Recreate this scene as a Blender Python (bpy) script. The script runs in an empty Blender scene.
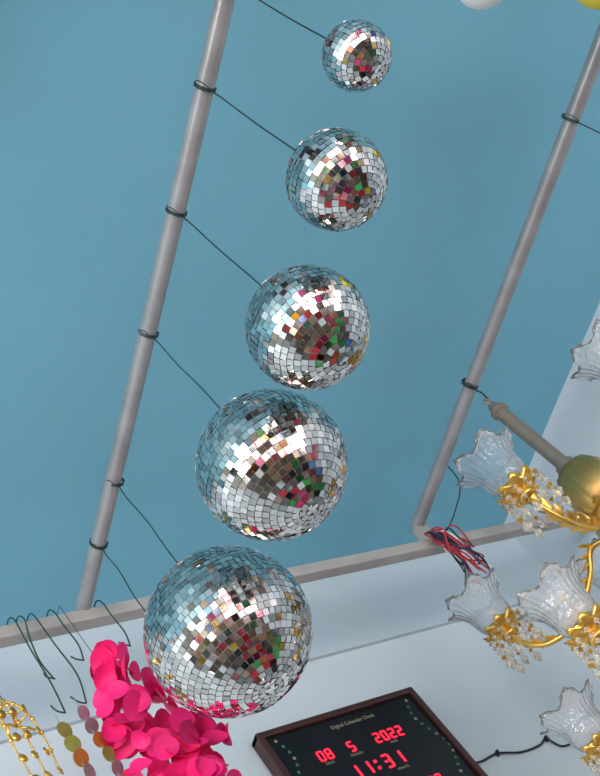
import bpy, math, random
from mathutils import Vector, Matrix, noise
random.seed(7)
CZ = 1.35            # eye height of the photographer above the shop floor
scene = bpy.context.scene
try:
    scene.view_settings.view_transform = 'Standard'
    scene.view_settings.look = 'None'
except Exception as e:
    print(e)

def lin(c):
    return tuple(((v/255)/12.92 if v/255 <= .04045 else (((v/255)+.055)/1.055)**2.4) for v in c)

# ------------------------------------------------------------------ materials
def mat(name, rgb, rough=.5, metal=0., var=0., nscale=8., bump=0., bscale=60., trans=0., emit=None, estr=0., sss=0., ior=1.45, coat=0.):
    m = bpy.data.materials.new(name); m.use_nodes = True
    nt = m.node_tree; b = nt.nodes['Principled BSDF']
    c = lin(rgb)
    b.inputs['Base Color'].default_value = (*c, 1)
    b.inputs['Roughness'].default_value = rough
    b.inputs['Metallic'].default_value = metal
    b.inputs['Transmission Weight'].default_value = trans
    b.inputs['IOR'].default_value = ior
    b.inputs['Coat Weight'].default_value = coat
    if emit:
        b.inputs['Emission Color'].default_value = (*lin(emit), 1)
        b.inputs['Emission Strength'].default_value = estr
    tc = nt.nodes.new('ShaderNodeTexCoord')
    if var > 0:
        n = nt.nodes.new('ShaderNodeTexNoise'); n.inputs['Scale'].default_value = nscale
        n.inputs['Detail'].default_value = 5
        nt.links.new(tc.outputs['Object'], n.inputs['Vector'])
        r = nt.nodes.new('ShaderNodeValToRGB')
        r.color_ramp.elements[0].position = .3; r.color_ramp.elements[1].position = .7
        r.color_ramp.elements[0].color = (*[v*(1-var) for v in c], 1)
        r.color_ramp.elements[1].color = (*[min(1, v*(1+var)) for v in c], 1)
        nt.links.new(n.outputs['Fac'], r.inputs['Fac'])
        nt.links.new(r.outputs['Color'], b.inputs['Base Color'])
    if bump > 0:
        n2 = nt.nodes.new('ShaderNodeTexNoise'); n2.inputs['Scale'].default_value = bscale
        nt.links.new(tc.outputs['Object'], n2.inputs['Vector'])
        bp = nt.nodes.new('ShaderNodeBump'); bp.inputs['Strength'].default_value = bump
        bp.inputs['Distance'].default_value = .005
        nt.links.new(n2.outputs['Fac'], bp.inputs['Height'])
        nt.links.new(bp.outputs['Normal'], b.inputs['Normal'])
    return m

M_ceil = mat('ceiling_blue_paint', (116, 180, 203), .5, var=.06, nscale=1.3, bump=.12, bscale=25)
M_wall = mat('wall_pale_paint', (200, 211, 218), .7, var=.04, nscale=2., bump=.15, bscale=30)
M_band = mat('wall_shade_band', (184, 199, 208), .7, var=.04, nscale=2., bump=.15, bscale=30)  # greyer wall tone carrying the shading near the ceiling
M_wallr = mat('wall_right_paint', (188, 202, 212), .7, var=.04, nscale=2., bump=.15, bscale=30)
M_cream_wall = mat('wall_cream_paint', (200, 188, 170), .7, var=.05, nscale=2.)
M_floor = mat('floor_tile', (140, 126, 110), .4, var=.15, nscale=3)
M_pipe = mat('painted_steel', (158, 157, 160), .34, metal=.45, var=.14, nscale=14, bump=.1, bscale=90)
M_bar = mat('bar_steel', (166, 162, 158), .5, metal=.1, var=.18, nscale=10)
M_wire = mat('green_wire', (22, 52, 50), .45, var=.2, nscale=30)
M_wire_g = mat('hook_wire', (45, 82, 70), .4, metal=.3, var=.2, nscale=30)
M_core = mat('ball_core', (150, 152, 154), .5, var=.1)
M_cap = mat('ball_cap_metal', (190, 190, 190), .25, metal=1, var=.05)
M_gold = mat('gold', (232, 188, 96), .28, metal=.85, var=.12, nscale=20)
M_brass = mat('brass_body', (196, 160, 96), .36, metal=.9, var=.15, nscale=14)
M_stem = mat('stem_metal', (132, 124, 114), .4, metal=.5, var=.1, nscale=14)
M_pink = mat('pink_paper', (244, 34, 124), .6, var=.1, nscale=20)
M_black = mat('clock_black', (14, 12, 16), .3, var=.1)
M_frame = mat('clock_frame', (66, 30, 26), .3, var=.2, nscale=30, coat=.3)
M_led = mat('led_red', (255, 40, 60), .4, emit=(255, 36, 66), estr=1.5)
M_cream = mat('clock_print', (150, 146, 124), .5, var=.05)
M_green = mat('clock_print_green', (60, 120, 90), .5, var=.05)
M_white = mat('white_paper', (238, 238, 236), .6, var=.03)
M_yellow = mat('yellow_paper', (240, 214, 70), .6, var=.05)
M_cable = mat('black_cable', (25, 25, 30), .4, var=.1)
M_red = mat('red_cord', (178, 50, 58), .6, var=.2, nscale=60)
M_navy = mat('navy_cord', (50, 55, 90), .6, var=.2, nscale=60)
M_olive = mat('disc_olive', (165, 160, 80), .35, metal=.5, var=.2, nscale=30)
M_copper = mat('disc_copper', (205, 135, 70), .35, metal=.6, var=.2, nscale=30)
M_silver = mat('disc_silver', (165, 170, 175), .3, metal=.7, var=.2, nscale=30)
M_grey = mat('shadow_lantern_grey', (90, 92, 98), .7, var=.05)

# crystal
M_crystal = mat('crystal', (255, 250, 238), .03, trans=.8, ior=1.5)
# ribbed frosted glass
def glass_mat():
    m = bpy.data.materials.new('frosted_glass'); m.use_nodes = True
    nt = m.node_tree; b = nt.nodes['Principled BSDF']
    b.inputs['Base Color'].default_value = (.97, .975, .985, 1)
    b.inputs['Roughness'].default_value = .10
    b.inputs['Transmission Weight'].default_value = .87
    b.inputs['IOR'].default_value = 1.42
    v = nt.nodes.new('ShaderNodeTexVoronoi'); v.inputs['Scale'].default_value = 75
    tc = nt.nodes.new('ShaderNodeTexCoord'); nt.links.new(tc.outputs['Object'], v.inputs['Vector'])
    bp = nt.nodes.new('ShaderNodeBump'); bp.inputs['Strength'].default_value = .6; bp.inputs['Distance'].default_value = .004
    nt.links.new(v.outputs['Distance'], bp.inputs['Height']); nt.links.new(bp.outputs['Normal'], b.inputs['Normal'])
    return m
M_glass = glass_mat()
# mirror tiles, each tile slightly different
def mirror_mat():
    m = bpy.data.materials.new('mirror_tile'); m.use_nodes = True
    nt = m.node_tree; b = nt.nodes['Principled BSDF']
    b.inputs['Metallic'].default_value = 1; b.inputs['Roughness'].default_value = .05
    g = nt.nodes.new('ShaderNodeNewGeometry'); r = nt.nodes.new('ShaderNodeValToRGB')
    r.color_ramp.elements[0].color = (.42, .41, .40, 1); r.color_ramp.elements[1].color = (.90, .88, .86, 1)
    nt.links.new(g.outputs['Random Per Island'], r.inputs['Fac']); nt.links.new(r.outputs['Color'], b.inputs['Base Color'])
    return m
M_mirror = mirror_mat()

# ------------------------------------------------------------------ mesh builder
class MB:
    def __init__(s): s.v = []; s.f = []; s.m = []; s.mats = []
    def mi(s, m):
        if m not in s.mats: s.mats.append(m)
        return s.mats.index(m)
    def add(s, vs, fs, m):
        o = len(s.v); k = s.mi(m)
        s.v += [tuple(v) for v in vs]
        for f in fs: s.f.append([i+o for i in f]); s.m.append(k)
    def box(s, c, d, m, M=None):
        c = Vector(c); vs = []
        for x in (-.5, .5):
            for y in (-.5, .5):
                for z in (-.5, .5):
                    p = Vector((x*d[0], y*d[1], z*d[2]))
                    if M: p = M @ p
                    vs.append(p+c)
        s.add(vs, [(0, 1, 3, 2), (4, 6, 7, 5), (0, 4, 5, 1), (2, 3, 7, 6), (0, 2, 6, 4), (1, 5, 7, 3)], m)
    def tube(s, pts, r, m, seg=8, cap=True):
        pts = [Vector(p) for p in pts]; n = len(pts)
        rr = r if isinstance(r, (list, tuple)) else [r]*n
        t0 = (pts[1]-pts[0]).normalized()
        u = t0.orthogonal().normalized(); vs = []; fs = []
        for i, p in enumerate(pts):
            if i == 0: t = t0
            elif i == n-1: t = (pts[i]-pts[i-1]).normalized()
            else: t = (pts[i+1]-pts[i-1]).normalized()
            u = u - t*u.dot(t)
            u = u.normalized() if u.length > 1e-6 else t.orthogonal().normalized()
            w = t.cross(u)
            for k in range(seg):
                a = 2*math.pi*k/seg
                vs.append(p+(u*math.cos(a)+w*math.sin(a))*rr[i])
        for i in range(n-1):
            for k in range(seg):
                k2 = (k+1) % seg
                fs.append((i*seg+k, i*seg+k2, (i+1)*seg+k2, (i+1)*seg+k))
        if cap:
            fs.append(tuple(range(seg))[::-1]); fs.append(tuple((n-1)*seg+k for k in range(seg)))
        s.add(vs, fs, m)
    def lathe(s, prof, m, c=(0, 0, 0), seg=32, fn=None, M=None):
        c = Vector(c); vs = []; fs = []; n = len(prof)
        for i, (r, z) in enumerate(prof):
            for k in range(seg):
                a = 2*math.pi*k/seg; r2, z2 = (fn(r, z, a, i/(n-1)) if fn else (r, z))
                p = Vector((r2*math.cos(a), r2*math.sin(a), z2))
                if M: p = M @ p
                vs.append(p+c)
        for i in range(n-1):
            for k in range(seg):
                k2 = (k+1) % seg
                fs.append((i*seg+k, i*seg+k2, (i+1)*seg+k2, (i+1)*seg+k))
        s.add(vs, fs, m)
    def ball(s, c, r, m, seg=10, sc=(1, 1, 1)):
        prof = [(max(1e-4, r*math.sin(math.pi*i/seg)), -r*math.cos(math.pi*i/seg)) for i in range(seg+1)]
        s.lathe([(a*sc[0], b*sc[2]) for a, b in prof], m, c, seg=max(8, seg))
    def obj(s, name, parent=None, smooth=True, angle=None):
        me = bpy.data.meshes.new(name); me.from_pydata(s.v, [], s.f); me.update()
        for m in s.mats: me.materials.append(m)
        for p, k in zip(me.polygons, s.m): p.material_index = k; p.use_smooth = smooth
        o = bpy.data.objects.new(name, me); scene.collection.objects.link(o)
        if smooth and angle is not None:
            me.set_sharp_from_angle(angle=math.radians(angle))
        if parent: o.parent = parent
        return o

def empty(name, loc=(0, 0, 0)):
    e = bpy.data.objects.new(name, None); e.empty_display_size = .05
    scene.collection.objects.link(e); return e

def spline(pts, n=8):
    pts = [Vector(p) for p in pts]; P = [2*pts[0]-pts[1]]+pts+[2*pts[-1]-pts[-2]]; out = []
    for i in range(1, len(P)-2):
        for k in range(n):
            t = k/n; a, b, c, d = P[i-1:i+3]
            out.append(.5*((2*b)+(c-a)*t+(2*a-5*b+4*c-d)*t*t+(3*b-a-3*c+d)*t**3))
    out.append(pts[-1]); return out

# ------------------------------------------------------------------ room
XL, XR, YF, YB, ZC = -3.0, 2.8, -3.2, 2.0, CZ+1.95
def slab(name, c, d, m):
    b = MB(); b.box(c, d, m); return b.obj(name, smooth=False)
slab('ceiling', ((XL+XR)/2, (YF+YB)/2, ZC+.05), (XR-XL+.4, YB-YF+.4, .1), M_ceil)
slab('floor', ((XL+XR)/2, (YF+YB)/2, -.05), (XR-XL+.4, YB-YF+.4, .1), M_floor)
slab('wall_back', ((XL+XR)/2, YB+.05, ZC/2), (XR-XL+.2, .1, ZC), M_wall)
slab('upper_wall_shade_1', ((XL+XR)/2, YB-.006, CZ+1.785), (XR-XL, .012, .33), M_band)  # thin darker strip standing in for the shade below the ceiling
slab('wall_right', (XR+.05, (YF+YB)/2, ZC/2), (.1, YB-YF, ZC), M_wallr)
slab('wall_left', (XL-.05, (YF+YB)/2, ZC/2), (.1, YB-YF, ZC), M_cream_wall)

# ------------------------------------------------------------------ hanging frame: two pipes + cross bar
PX, PZ = 1.066, CZ+1.668
QX, QZ = 2.085, CZ+1.725
frame = empty('hanging_pipe_frame')
b = MB(); b.tube([(PX, -2.5, PZ), (PX, -1, PZ), (PX, .6, PZ), (PX-.006, 1.69, PZ)], .0172, M_pipe, 24); b.obj('pipe_1', frame, angle=40)
b = MB(); b.tube([(QX-.03, -2.5, QZ-.02), (QX-.01, 0, QZ-.01), (QX+.015, 1.69, QZ)], .0190, M_pipe, 24); b.obj('pipe_2', frame, angle=40)
b = MB()
b.box((-.1, 1.69, CZ+1.640), (5.8, .034, .034), M_bar)
o = b.obj('cross_bar', frame, smooth=False)
bv = o.modifiers.new('bev', 'BEVEL'); bv.width = .004; bv.segments = 2
b = MB()
b.box((QX+.015, 1.685, CZ+1.68), (.034, .03, .07), M_bar)
b.box((PX-.006, 1.69, CZ+1.655), (.03, .03, .02), M_bar)
b.obj('brackets', frame, smooth=False)
b = MB()
for x, z in ((PX, PZ), (QX-.03, QZ-.02)): b.tube([(x, -2.4, z), (x, -2.4, ZC)], .008, M_bar, 8)
b.obj('ceiling_rods', frame)

def loop_wire(b, px, pz, y, zend, r=.0014, pr=.0190, m=None, xo=0., tail=True):
    """wire wrapped round a pipe at y and dropping to zend"""
    m = m or M_wire
    pts = []
    for k in range(0, 21):
        a = math.pi*.5 + 2*math.pi*2*k/20
        pts.append((px+math.cos(a)*(pr+.0005), y+(k-10)*.0004, pz+math.sin(a)*(pr+.0005)))
    b.tube(pts, r*1.1, m, 6)
    z0 = pz-pr
    L = z0-zend
    path = [(px, y, z0)]
    for k in range(1, 8):
        f = k/8
        path.append((px+xo*f+math.sin(f*9+y*7)*.003*(1-f), y+math.cos(f*7+y*5)*.003*(1-f), z0-L*f))
    path.append((px+xo, y, zend))
    b.tube(spline(path, 4), r, m, 6)
    if tail:
        b.tube(spline([(px, y, z0), (px-.012, y-.008, z0-.012), (px-.02, y-.012, z0+.002), (px-.028, y-.014, z0+.006)], 5), r*.8, m, 5)

# ------------------------------------------------------------------ mirror balls
def mirror_ball(c, R, tile, seed):
    rnd = random.Random(seed)
    e = empty('mirror_ball')
    c = Vector(c)
    b = MB()
    prof = [(max(1e-4, (R-.0022)*math.sin(math.pi*i/40)), -(R-.0022)*math.cos(math.pi*i/40)) for i in range(41)]
    b.lathe(prof, M_core, c, seg=56); b.obj('core', e)
    b = MB()
    rows = max(8, round(math.pi*R/tile)); dphi = math.pi/rows
    for i in range(rows):
        phi = -math.pi/2+(i+.5)*dphi
        n = max(4, round(2*math.pi*R*math.cos(phi)/tile)); off = rnd.random()*6.28
        w = 2*math.pi*R*math.cos(phi)/n*.91; h = R*dphi*.91
        for k in range(n):
            th = off+2*math.pi*k/n
            nn = Vector((math.cos(phi)*math.cos(th), math.cos(phi)*math.sin(th), math.sin(phi)))
            u = Vector((-math.sin(th), math.cos(th), 0)); v = nn.cross(u)
            # hand-glued tiles: small tilt and twist
            tu = rnd.gauss(0, .07); tv = rnd.gauss(0, .07); tw = rnd.gauss(0, .05)
            n2 = (nn+u*tu+v*tv).normalized()
            u2 = (u+v*tw); u2 = (u2-n2*u2.dot(n2)).normalized(); v2 = n2.cross(u2)
            p = c+nn*R
            ww = w*rnd.uniform(.95, 1.02); hh = h*rnd.uniform(.95, 1.02)
            q = [p+u2*(sx*ww/2)+v2*(sy*hh/2) for sx, sy in ((-1, -1), (1, -1), (1, 1), (-1, 1))]
            qb = [x-n2*.003 for x in q]
            b.add(q+qb, [(0, 1, 2, 3), (0, 4, 5, 1), (1, 5, 6, 2), (2, 6, 7, 3), (3, 7, 4, 0)], M_mirror)
    b.obj('mirror_tiles', e, smooth=False)
    b = MB()
    cr = .012+R*.06
    b.lathe([(1e-4, R+.006), (cr*.6, R+.006), (cr, R+.002), (cr*1.05, R-.006)], M_cap, c, 24)
    ring = [(c.x+math.cos(a)*.007, c.y, c.z+R+.011+math.sin(a)*.007) for a in [2*math.pi*k/16 for k in range(17)]]
    b.tube(ring, .0012, M_cap, 6)
    b.obj('cap_and_ring', e)
    b = MB(); loop_wire(b, PX, PZ, c.y, c.z+R+.016, xo=c.x-PX); b.obj('hanging_wire', e)
    return e
BALLS = [((1.07, .320, CZ+1.299), .0508, .0088), ((1.07, .497, CZ+1.263), .0762, .0104),
         ((1.07, .731, CZ+1.229), .0985, .0112), ((1.07, .985, CZ+1.216), .1265, .0120),
         ((1.07, 1.336, CZ+1.197), .1515, .0126)]
for i, (c, R, t) in enumerate(BALLS): mirror_ball(c, R, t, 11+i)

b = MB(); loop_wire(b, PX-.004, PZ, 1.50, CZ+1.42, xo=.0)
b.tube(spline([(PX-.004, 1.5, CZ+1.42), (PX-.004, 1.505, CZ+1.405), (PX+.006, 1.51, CZ+1.41), (PX+.006, 1.512, CZ+1.425)], 5), .0014, M_wire, 6)
b.obj('spare_wire_1', frame)
b = MB(); loop_wire(b, QX-.01, QZ-.008, .50, CZ+1.2, pr=.0205); b.obj('spare_wire_2', frame)

# ------------------------------------------------------------------ wire hooks on the bar (left)
BY = 1.655
def hook(x, length, bend, name='wire_hook'):
    b = MB(); z0 = CZ+1.66
    p = [(x-.004, 1.712, z0-.02), (x, 1.70, z0+.004), (x, 1.68, z0+.008), (x, BY+.005, z0), (x+.004, BY, z0-.02),
         (x+bend*.5, BY, z0-length*.35), (x+bend, BY, z0-length*.7), (x+bend*.4, BY, z0-length*.95),
         (x-.004+bend*.2, BY-.006, z0-length), (x-.02+bend*.2, BY-.012, z0-length*.985), (x-.024, BY-.012, z0-length*.93)]
    b.tube(spline(p, 6), .0018, M_wire_g, 6); return b.obj(name)
hook(.885, .29, .006); hook(.905, .20, -.012); hook(.975, .17, .012); hook(1.088, .16, .01); hook(.93, .28, .02)

# ------------------------------------------------------------------ pink paper petal garland
g = MB(); rnd = random.Random(5)
def petal(b, c, r, nrm, m, cup=.25):
    nrm = nrm.normalized(); u = nrm.orthogonal().normalized(); w = nrm.cross(u)
    vs = [Vector(c)-nrm*r*cup]; fs = []; S = 14
    for ring, f in ((1, .55), (2, 1.)):
        for k in range(S):
            a = 2*math.pi*k/S
            rr = r*f*(1+.05*math.cos(3*a))
            vs.append(Vector(c)+(u*math.cos(a)+w*math.sin(a)*.92)*rr+nrm*(r*cup*(f*f-1)+r*.10*math.sin(2*a)*f))
    for k in range(S):
        k2 = (k+1) % S
        fs.append((0, 1+k, 1+k2)); fs.append((1+k, 1+S+k, 1+S+k2, 1+k2))
    b.add(vs, fs, m)
for i in range(160):
    f = rnd.random()**.75
    z = 1.455-f*.50
    hw = .018+.095*min(1, f*2.2)
    cx = 1.0+.055*f
    a = rnd.uniform(0, 6.28); rr = math.sqrt(rnd.random())
    x = cx+hw*rr*math.cos(a); y = 1.625+.055*rr*math.sin(a)
    nrm = Vector((math.cos(a)*.8+rnd.gauss(0, .5), -abs(math.sin(a))*1.0-.3+rnd.gauss(0, .5), -.4+rnd.gauss(0, .6)))
    petal(g, (x, y, CZ+z), rnd.uniform(.020, .032), nrm, M_pink, rnd.uniform(.1, .45))
gp = empty('pink_paper_garland'); g.obj('petals', gp)
b = MB(); b.tube([(.995, BY+.03, CZ+1.662), (.995, BY-.002, CZ+1.66), (.995, BY-.005, CZ+1.62), (.998, 1.64, CZ+1.45), (1.02, 1.63, CZ+1.0)], .0008, M_wire_g, 6); b.obj('string', gp)

# ------------------------------------------------------------------ foil disc string
e = empty('foil_disc_garland')
b = MB(); rnd = random.Random(3)
def disc(b, c, r, nrm, m):
    nrm = nrm.normalized(); u = nrm.orthogonal().normalized(); w = nrm.cross(u); S = 20; c = Vector(c)
    vs = [c+nrm*.0006+(u*math.cos(2*math.pi*k/S)+w*math.sin(2*math.pi*k/S))*r for k in range(S)]
    vs += [v-nrm*.0012 for v in vs]
    fs = [tuple(range(S)), tuple(range(2*S-1, S-1, -1))]+[(k, S+k, S+(k+1) % S, (k+1) % S) for k in range(S)]
    b.add(vs, fs, m)
cols = [M_olive, M_olive, M_copper, M_silver, M_olive, M_copper, M_silver]
for i in range(7):
    disc(b, (.862+i*.001, BY-.012, CZ+1.325-i*.036), .0175, Vector((.35+rnd.gauss(0, .2), -1, -.5+rnd.gauss(0, .2))), cols[i])
for i in range(6):
    disc(b, (.908+i*.001, BY-.022, CZ+1.345-i*.036), .0155, Vector((.5+rnd.gauss(0, .2), -1, -.4+rnd.gauss(0, .2))), [M_silver, M_silver, M_copper, M_olive, M_silver, M_copper][i])
b.tube([(.862, BY-.008, CZ+1.37), (.865, BY-.008, CZ+1.10)], .0008, M_silver, 5)
b.tube([(.908, BY-.018, CZ+1.39), (.911, BY-.018, CZ+1.12)], .0008, M_silver, 5)
b.obj('discs', e, smooth=False)

# ------------------------------------------------------------------ gold tassel: fine chains with coin pendants and wire scrolls
e = empty('gold_tassel_ornament'); b = MB()
for s in range(3):
    x0 = .765+s*.022
    path = spline([(.785, BY, CZ+1.44), (x0, BY-.01, CZ+1.40), (x0-.008+s*.008, BY-.015, CZ+1.33), (x0+.004*s, BY-.01, CZ+1.24)], 14)
    for i, p in enumerate(path): b.ball(p, .0026 if i % 7 else .005, M_gold, 6)
    for k, zz in enumerate((1.39, 1.33, 1.28, 1.23)):
        disc(b, (x0-.004+.006*(k % 2), BY-.022, CZ+zz), .0095, Vector((.4+.3*s, -1, -.4+.2*k)), M_gold)
for k in range(4):
    a = k*1.5+.4
    b.tube(spline([(.785, BY, CZ+1.37), (.785+.022*math.cos(a), BY-.02, CZ+1.37+.022*math.sin(a)), (.785+.036*math.cos(a+.6), BY-.01, CZ+1.37+.036*math.sin(a+.6)), (.785+.022*math.cos(a+1.1), BY, CZ+1.37+.022*math.sin(a+1.1))], 6), .0024, M_gold, 6)
b.tube([(.785, BY+.03, CZ+1.662), (.785, BY, CZ+1.66), (.785, BY, CZ+1.44)], .001, M_wire, 6)
b.obj('chains_and_coins', e)

# ------------------------------------------------------------------ loose bundle of coloured cords near pipe 2
e = empty('cord_bundle'); b = MB(); rnd = random.Random(9)
for i in range(26):
    m = [M_red, M_navy, M_red, M_cable, M_red, M_white, M_navy][i % 7]
    sp = lambda s: rnd.gauss(0, s)
    a = rnd.uniform(0, 6.28); q = rnd.uniform(.3, 1)
    x = 2.095
    b.tube(spline([(x+sp(.012), 1.66, CZ+1.665), (x+.036*q*math.cos(a)+sp(.008), 1.645+.03*q*math.sin(a), CZ+1.635+sp(.01)), (x+.036*q*math.cos(a+.5)+sp(.006), 1.64+.03*q*math.sin(a+.5), CZ+1.595),
                   (x+.020*math.cos(a+.9), 1.64+.020*math.sin(a+.9), CZ+1.555+sp(.006)),
                   (x+.03*math.cos(a+1.3)+sp(.010), 1.64+.028*math.sin(a+1.3), CZ+1.51), (x+.035*math.cos(a+1.5)+sp(.014), 1.64+.03*math.sin(a+1.5), CZ+1.46+sp(.025))], 5), .0024, m, 5)
for k in range(3):   # slack coils
    ring = [(2.095+(.026+.006*k)*math.cos(t)+.01*k, 1.625+.012*math.sin(t*2+k), CZ+1.585+(.034+.006*k)*math.sin(t)) for t in [2*math.pi*j/20 for j in range(21)]]
    b.tube(ring, .0024, [M_red, M_navy, M_red][k], 6)
b.tube(spline([(2.12, 1.65, CZ+1.64), (2.15, 1.60, CZ+1.66), (2.16, 1.52, CZ+1.69), (2.11, 1.47, CZ+1.74), (2.10, 1.46, CZ+1.75)], 6), .002, M_cable, 6)
b.obj('cords', e)

# ------------------------------------------------------------------ digital wall clock
e = empty('digital_wall_clock')
cx, cw, zt, ch = 1.70, .50, CZ+1.424, .36
zc = zt-ch/2; yf = YB-.035
b = MB(); fw = .018
b.box((cx, YB-.016, zc), (cw-.01, .03, ch-.01), M_black)
b.obj('face', e, smooth=False)
b = MB()
for z in (zt-fw/2, zt-ch+fw/2): b.box((cx, YB-.02, z), (cw, .04, fw), M_frame)
for x in (cx-cw/2+fw/2, cx+cw/2-fw/2): b.box((x, YB-.02, zc), (fw, .0405, ch), M_frame)
o = b.obj('frame', e, smooth=False)
bv = o.modifiers.new('bev', 'BEVEL'); bv.width = .004; bv.segments = 2
SEG = {'0': 'abcdef', '1': 'bc', '2': 'abged', '3': 'abgcd', '4': 'fgbc', '5': 'afgcd', '6': 'afgedc', '7': 'abc', '8': 'abcdefg', '9': 'abcdfg'}
b = MB()
def digit(b, ch_, x, z, h):
    w = h*.5; t = h*.13; y = YB-.0325
    P = {'a': (0, h/2, 1), 'g': (0, 0, 1), 'd': (0, -h/2, 1), 'f': (-w/2, h/4, 0), 'b': (w/2, h/4, 0), 'e': (-w/2, -h/4, 0), 'c': (w/2, -h/4, 0)}
    for sgm in SEG[ch_]:
        dx, dz, hor = P[sgm]
        b.box((x+dx, y, z+dz), (w-t*.4, .003, t) if hor else (t, .003, h/2-t*.4), M_led)
for chs, x0, z, h, st in (('08', 1.575, CZ+1.312, .027, .024), ('5', 1.667, CZ+1.312, .027, .024), ('2022', 1.75, CZ+1.312, .027, .024),
                          ('11', 1.63, CZ+1.242, .036, .036), ('31', 1.73, CZ+1.242, .036, .036), ('27', 1.57, CZ+1.15, .027, .024), ('30', 1.80, CZ+1.15, .027, .024)):
    for k, cc in enumerate(chs): digit(b, cc, x0+k*st, z, h)
for z in (1.252, 1.232): b.box((1.697, YB-.0325, CZ+z), (.007, .003, .007), M_led)
b.obj('led_digits', e, smooth=False)
def text(s, x, z, size, m, nm):
    cu = bpy.data.curves.new(nm, 'FONT'); cu.body = s; cu.size = size; cu.align_x = 'CENTER'; cu.extrude = .0005
    o = bpy.data.objects.new(nm, cu); scene.collection.objects.link(o); cu.materials.append(m)
    o.location = (x, YB-.0325, z); o.rotation_euler = (math.pi/2, 0, 0); o.parent = e
text('Digital Calendar Clock', 1.72, CZ+1.374, .015, M_cream, 'title_print')
for s, x, z in (('DATE', 1.585, 1.284), ('MONTH', 1.667, 1.284), ('YEAR', 1.785, 1.284), ('HOUR', 1.64, 1.208), ('MINUTE', 1.757, 1.208)):
    text(s, x, CZ+z, .010, M_cream, 'label_print')
b = MB(); rnd = random.Random(2)
for sx in (-1, 1):
    for k in range(16):
        a = k/15
        x = cx+sx*(.208-.016*math.sin(a*9)); z = CZ+1.39-a*.30
        petal(b, (x, YB-.0325, z), .0048, Vector((0, -1, 0)), M_green if k % 3 else M_cream, 0.05)
b.obj('printed_border', e)
# power cable on the wall
b = MB()
b.tube(spline([(1.95, YB-.006, CZ+1.175), (2.0, YB-.006, CZ+1.17), (2.06, YB-.006, CZ+1.175), (2.13, YB-.006, CZ+1.155), (2.2, YB-.006, CZ+1.155), (2.235, YB-.006, CZ+1.165), (2.26, YB-.006, CZ+1.13), (2.32, YB-.006, CZ+1.125), (2.45, YB-.006, CZ+1.10), (2.78, YB-.006, CZ+1.05)], 6), .003, M_cable, 6)
for x, z in ((2.06, 1.175), (2.235, 1.165), (2.32, 1.125)): b.box((x, YB-.006, CZ+z), (.006, .014, .014), M_cable)
b.obj('power_cable', smooth=True)

# ------------------------------------------------------------------ chandelier
ch = empty('crystal_chandelier'); AX, AY = 2.075, 1.217
b = MB()
loop_wire(b, QX+.003, QZ-.003, AY, CZ+1.645, r=.0025, pr=.0205, tail=True)
b.tube([(AX+.012*math.cos(a), AY, CZ+1.635+.012*math.sin(a)) for a in [2*math.pi*k/16 for k in range(17)]], .003, M_stem, 6)
b.obj('hook', ch)
b = MB()
b.lathe([(1e-4, CZ+1.625), (.012, CZ+1.62), (.018, CZ+1.60), (.024, CZ+1.595), (.024, CZ+1.585), (.018, CZ+1.58), (.018, CZ+1.36), (.026, CZ+1.355), (.026, CZ+1.34), (.016, CZ+1.33)], M_stem, (AX, AY, 0), 24)
b.obj('stem', ch, angle=40)
b = MB()
b.lathe([(.016, 1.335), (.05, 1.325), (.062, 1.30), (.066, 1.26), (.066, 1.215), (.055, 1.20), (.06, 1.19), (.075, 1.17), (.08, 1.14), (.062, 1.11), (.03, 1.09), (.022, 1.05), (.03, 1.02), (.05, .99), (.05, .95), (.07, .93), (.095, .89), (.10, .85), (.085, .80), (.05, .76), (.02, .74), (.028, .715), (.02, .69), (1e-4, .68)], M_brass, (AX, AY, CZ), 48,
        fn=lambda r, z, a, f: (r*(1+.025*math.cos(16*a)), z))
b.obj('body', ch, angle=50)

def glass_fn(r, z, a, f):
    fl = 1+.045*f*math.cos(24*a)+.09*(f**3)*math.cos(6*a)
    return r*fl, z+.010*(f**4)*math.cos(6*a)
GP = [(.012, 0), (.030, .004), (.041, .016), (.046, .032), (.047, .05), (.049, .068), (.055, .084), (.065, .098), (.075, .106)]
glassmb, cupmb, crymb, armmb = MB(), MB(), MB(), MB()
def bead_string(b, p, n, r):
    p = Vector(p)
    for i in range(n):
        s = r*(1.0 if i < n-1 else 1.6); L = s*(1.0 if i < n-1 else 1.5)
        c = p-Vector((0, 0, i*r*2.3+ (0 if i < n-1 else r)))
        vs = [c+Vector((0, 0, L))]+[c+Vector((s*math.cos(t), s*math.sin(t), 0)) for t in [k*math.pi/3 for k in range(6)]]+[c-Vector((0, 0, L*1.2))]
        fs = [(0, 1+k, 1+(k+1) % 6) for k in range(6)]+[(7, 1+(k+1) % 6, 1+k) for k in range(6)]
        b.add(vs, fs, M_gold if (i == 0 or i == n-2) else M_crystal)
def leaf(b, p, d, up, L, W, m):
    p = Vector(p); d = d.normalized(); s = d.cross(up).normalized(); n = s.cross(d)
    vs = []; N = 7
    for i in range(N):
        f = i/(N-1); w = W*math.sin(math.pi*min(1, f*.92+.05))*(1+.25*math.cos(i*math.pi))
        c = p+d*L*f+n*(L*.25*f*f)
        vs += [c-s*w+n*w*.3, c, c+s*w+n*w*.3]
    fs = []
    for i in range(N-1):
        fs += [(3*i, 3*i+1, 3*i+4, 3*i+3), (3*i+1, 3*i+2, 3*i+5, 3*i+4)]
    b.add(vs, fs, m)
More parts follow.
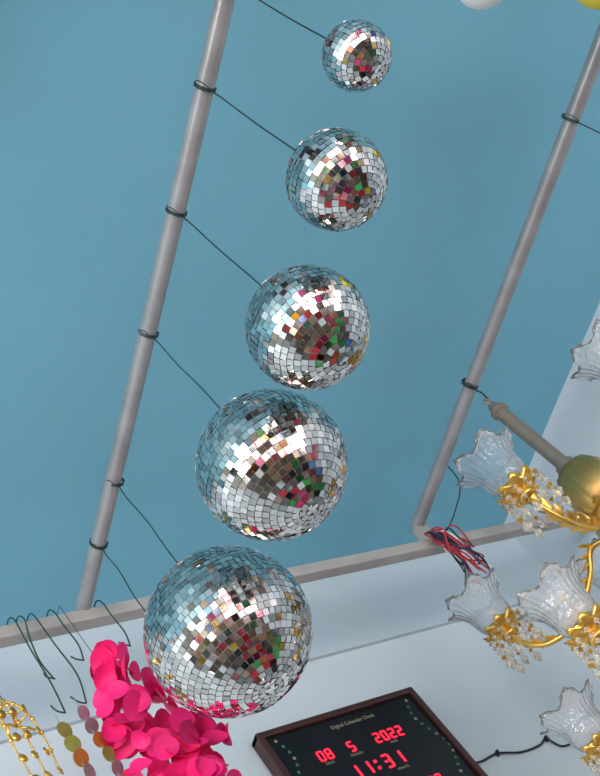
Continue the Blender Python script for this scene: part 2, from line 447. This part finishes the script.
def arm(ang, r, z, zb, rb):
    a = math.radians(ang); d = Vector((math.cos(a), math.sin(a), 0))
    P = lambda rr, zz: Vector((AX, AY, CZ+zz))+d*rr
    cup = P(r, z)
    path = spline([P(rb, zb), P(rb+.05, zb+.012), P(r*.42, zb-.03), P(r*.65, z-.115), P(r*.86, z-.105), P(r*.98, z-.06), P(r, z-.02), P(r, z-.005)], 7)
    armmb.tube(path, .0068, M_gold, 10)
    n = len(path)
    for i in range(5, n-8, 3):                       # acanthus leaves along the arm
        t = (path[i+1]-path[i]).normalized()
        s = t.cross(Vector((0, 0, 1))).normalized()
        for sg in (1, -1):
            leaf(armmb, path[i], (t*.9+s*sg*.6+Vector((0, 0, .2))), Vector((0, 0, 1)), .040, .008, M_gold)
    # scroll
    sc = [P(r*.62+.03*math.cos(t)*(1-t/9), z-.085+.03*math.sin(t)*(1-t/9)) for t in [k*.35 for k in range(18)]]
    armmb.tube(sc, .004, M_gold, 8)
    # flower cup
    def pf(r_, z_, aa, f): return r_*(1+.16*f*math.cos(8*aa)), z_+.006*f*math.cos(8*aa)
    cupmb.lathe([(.004, -.022), (.012, -.018), (.016, -.008), (.028, -.006), (.040, 0), (.047, .009)], M_gold, cup, 48, fn=pf)
    cupmb.lathe([(.010, -.03), (.02, -.026), (.022, -.018), (.012, -.012)], M_gold, cup, 20)
    cupmb.lathe([(.003, .0), (.02, .0), (.030, .006), (.034, .016)], M_gold, cup, 40, fn=lambda r_, z_, aa, f: (r_*(1+.1*f*math.cos(6*aa)), z_))
    glassmb.lathe(GP, M_glass, cup+Vector((0, 0, .006)), 96, fn=glass_fn)
    for k in range(12):
        t = 2*math.pi*k/12
        bead_string(crymb, cup+Vector((.049*math.cos(t), .049*math.sin(t), .0)), 5 + (k % 2), .0064)
for ang in (195.6, 122.5, 52, 335, 249): arm(ang, .375, 1.19, 1.15, .06)
for ang in (181.5, 110, 38, 326, 254): arm(ang, .425, .88, .87, .08)
for i in range(16):      # crystal strings around body
    t = 2*math.pi*i/16; bead_string(crymb, (AX+.082*math.cos(t), AY+.082*math.sin(t), CZ+1.14), 4, .006)
o = glassmb.obj('glass_shades', ch); so = o.modifiers.new('sol', 'SOLIDIFY'); so.thickness = .002
o = cupmb.obj('flower_cups', ch); so = o.modifiers.new('sol', 'SOLIDIFY'); so.thickness = .0015
crymb.obj('crystal_drops', ch, smooth=False)
armmb.obj('arms', ch)

# ------------------------------------------------------------------ paper lanterns at the top edge, plus an unseen shadow caster
def lantern_mesh(b, c, R, m, zt):
    N = 28; prof = [(max(.012, R*math.sin(math.pi*i/N)), -R*.94*math.cos(math.pi*i/N)) for i in range(N+1)]
    b.lathe(prof, m, c, 40, fn=lambda r, z, a, f: (r*(1+.02*math.cos(f*N*math.pi)), z))
    if zt > c[2]+R*.92: b.tube([(c[0], c[1], c[2]+R*.92), (c[0], c[1], zt)], .001, M_cable, 6)
def lantern(c, R, m):
    e = empty('paper_lantern'); b = MB(); lantern_mesh(b, c, R, m, ZC); b.obj('shade_and_string', e)
lantern((1.607, .231, CZ+1.653), .057, M_white)
lantern((1.889, .166, CZ+1.618), .075, M_yellow)
lantern((.68, .19, CZ+1.765), .175, M_grey)  # unseen, added above the frame to cast a soft shadow on the ceiling

# ------------------------------------------------------------------ shop stock around / behind the photographer (seen in the mirrors)
PAL = [(250, 205, 40), (240, 50, 140), (250, 135, 40), (60, 170, 80), (240, 240, 238), (240, 235, 230), (40, 40, 46), (140, 96, 66),
       (70, 120, 190), (215, 45, 55), (185, 160, 134), (110, 96, 90), (215, 188, 145), (40, 42, 46), (225, 225, 225), (245, 60, 130)]
PM = [mat('package_%d' % i, c, .4, var=.12, nscale=6) for i, c in enumerate(PAL)]
def packages(b, x0, x1, y0, y1, z0, zmax, rnd, s0=.12, s1=.24):
    y = y0
    while y < y1-.05:
        dy = rnd.uniform(s0, s1); x = x0
        while x < x1-.05:
            dx = rnd.uniform(s0, s1); z = z0
            top = z0+(zmax-z0)*rnd.uniform(.25, 1)
            while z < top:
                h = rnd.uniform(.06, .18); m = rnd.choice(PM); m2 = rnd.choice(PM)
                w, d = dx*.92, dy*.92; c = (x+dx/2, y+dy/2)
                b.box((c[0], c[1], z+h*.4), (w*.96, d*.96, h*.8), m)
                b.box((c[0], c[1], z+h*.89), (w, d, h*.2), m2)
                b.box((c[0], c[1], z+h*.5), (w*.15, d*1.01, h*1.0), m2)
                z += h
            x += dx
        y += dy
def table(x0, x1, y0, y1, h, seed, zmax):
    e = empty('display_table'); b = MB()
    b.box(((x0+x1)/2, (y0+y1)/2, h-.02), (x1-x0, y1-y0, .04), PM[10])
    for x in (x0+.05, x1-.05):
        for y in (y0+.05, y1-.05): b.box((x, y, (h-.04)/2), (.05, .05, h-.04), PM[11])
    b.obj('table_frame', e, smooth=False)
    b = MB(); packages(b, x0+.03, x1-.03, y0+.03, y1-.03, h, zmax, random.Random(seed)); b.obj('gift_boxes', e, smooth=False)
table(-2.1, -.5, -2.2, 1.2, .7, 1, 1.25)
table(0, 2.5, -1.9, -.4, .6, 2, 1.1)
table(.3, 2.5, .1, 1.75, .5, 3, .95)
e = empty('shop_shelf'); b = MB()
for z in (.1, .7, 1.3): b.box((-2.78, -.4, z), (.4, 4.2, .03), PM[14])
for y in (-2.48, -1.2, .1, 1.68): b.box((-2.78, y, .95), (.4, .03, 1.8), PM[14])
b.obj('shelf_frame', e, smooth=False)
b = MB()
for z in (.12, .72, 1.32): packages(b, -2.95, -2.6, -2.4, 1.6, z, z+.42, random.Random(int(z*10)), .13, .26)
b.obj('shelf_stock', e, smooth=False)
# unseen lantern rows added behind the photographer to break up mirror reflections
e = empty('added_lantern_rows'); b = MB(); rnd = random.Random(21)
for ix in range(10):
    for iy in range(4):
        x = -2.2+ix*.5+rnd.uniform(-.12, .12); y = -2.2+iy*.54+rnd.uniform(-.15, .15); z = rnd.uniform(1.9, 2.9)
        if abs(x-PX) < .2: x = PX-.22
        if abs(x-QX) < .2: x = QX-.24
        lantern_mesh(b, (x, y, z), rnd.uniform(.06, .12), PM[rnd.choice([0, 1, 1, 2, 3, 4, 8, 9, 12, 7, 6, 15])], ZC)
b.obj('lanterns', e)
# unseen pom-pom strings added across the shop front to break up its bright reflection
e = empty('added_pompom_curtain'); b = MB(); rnd = random.Random(33)
x = -2.85
while x < 2.7:
    y = -2.85+rnd.uniform(-.06, .06); z = ZC-.1-rnd.random()*.1; bot = rnd.uniform(.5, 1.2); mm = rnd.choice(PM)
    b.tube([(x, y, ZC), (x, y, bot)], .002, M_cable, 4)
    while z > bot:
        r = rnd.uniform(.05, .09)
        if rnd.random() < .5: mm = PM[rnd.choice([0, 1, 1, 15, 2, 9, 6, 7, 4, 13, 12, 3])]
        b.lathe([(max(1e-3, r*math.sin(math.pi*i/6)), -r*math.cos(math.pi*i/6)) for i in range(7)], mm, (x, y, z), 10)
        z -= r*2.05+rnd.random()*.07
    x += rnd.uniform(.11, .22)
b.obj('strings', e)

# ------------------------------------------------------------------ light
w = bpy.data.worlds.new('World'); scene.world = w; w.use_nodes = True
bg = w.node_tree.nodes['Background']; bg.inputs['Color'].default_value = (.98, .98, 1, 1); bg.inputs['Strength'].default_value = 1.1
def area(name, loc, tgt, sx, sy, E, col=(1, 1, 1)):
    l = bpy.data.lights.new(name, 'AREA'); l.shape = 'RECTANGLE'; l.size = sx; l.size_y = sy; l.energy = E; l.color = col
    o = bpy.data.objects.new(name, l); scene.collection.objects.link(o); o.location = loc
    o.rotation_euler = (Vector(tgt)-Vector(loc)).to_track_quat('-Z', 'Y').to_euler()
area('shop_front_daylight', (-.1, -3.15, 1.55), (.3, 1.0, 2.3), 5.4, 2.9, 370, (1, .985, .96))
area('side_fill_light', (-2.85, -.2, 2.35), (1.3, .4, 2.9), 3.2, 1.1, 165, (1, .98, .95))  # added fill from the left, no window is built in that wall

# ------------------------------------------------------------------ camera
cam = bpy.data.cameras.new('Camera'); co = bpy.data.objects.new('Camera', cam); scene.collection.objects.link(co)
cam.sensor_width = 36; cam.lens = 52.6; cam.clip_start = .02
x = Vector((.8038, -.261, -.5348)).normalized(); z = Vector((-.5907, -.457, -.6653)); z = (z-x*z.dot(x)).normalized(); y = z.cross(x)
Rm = Matrix((x, y, z)).transposed()
co.rotation_euler = Rm.to_euler(); co.location = (0, 0, CZ)
scene.camera = co
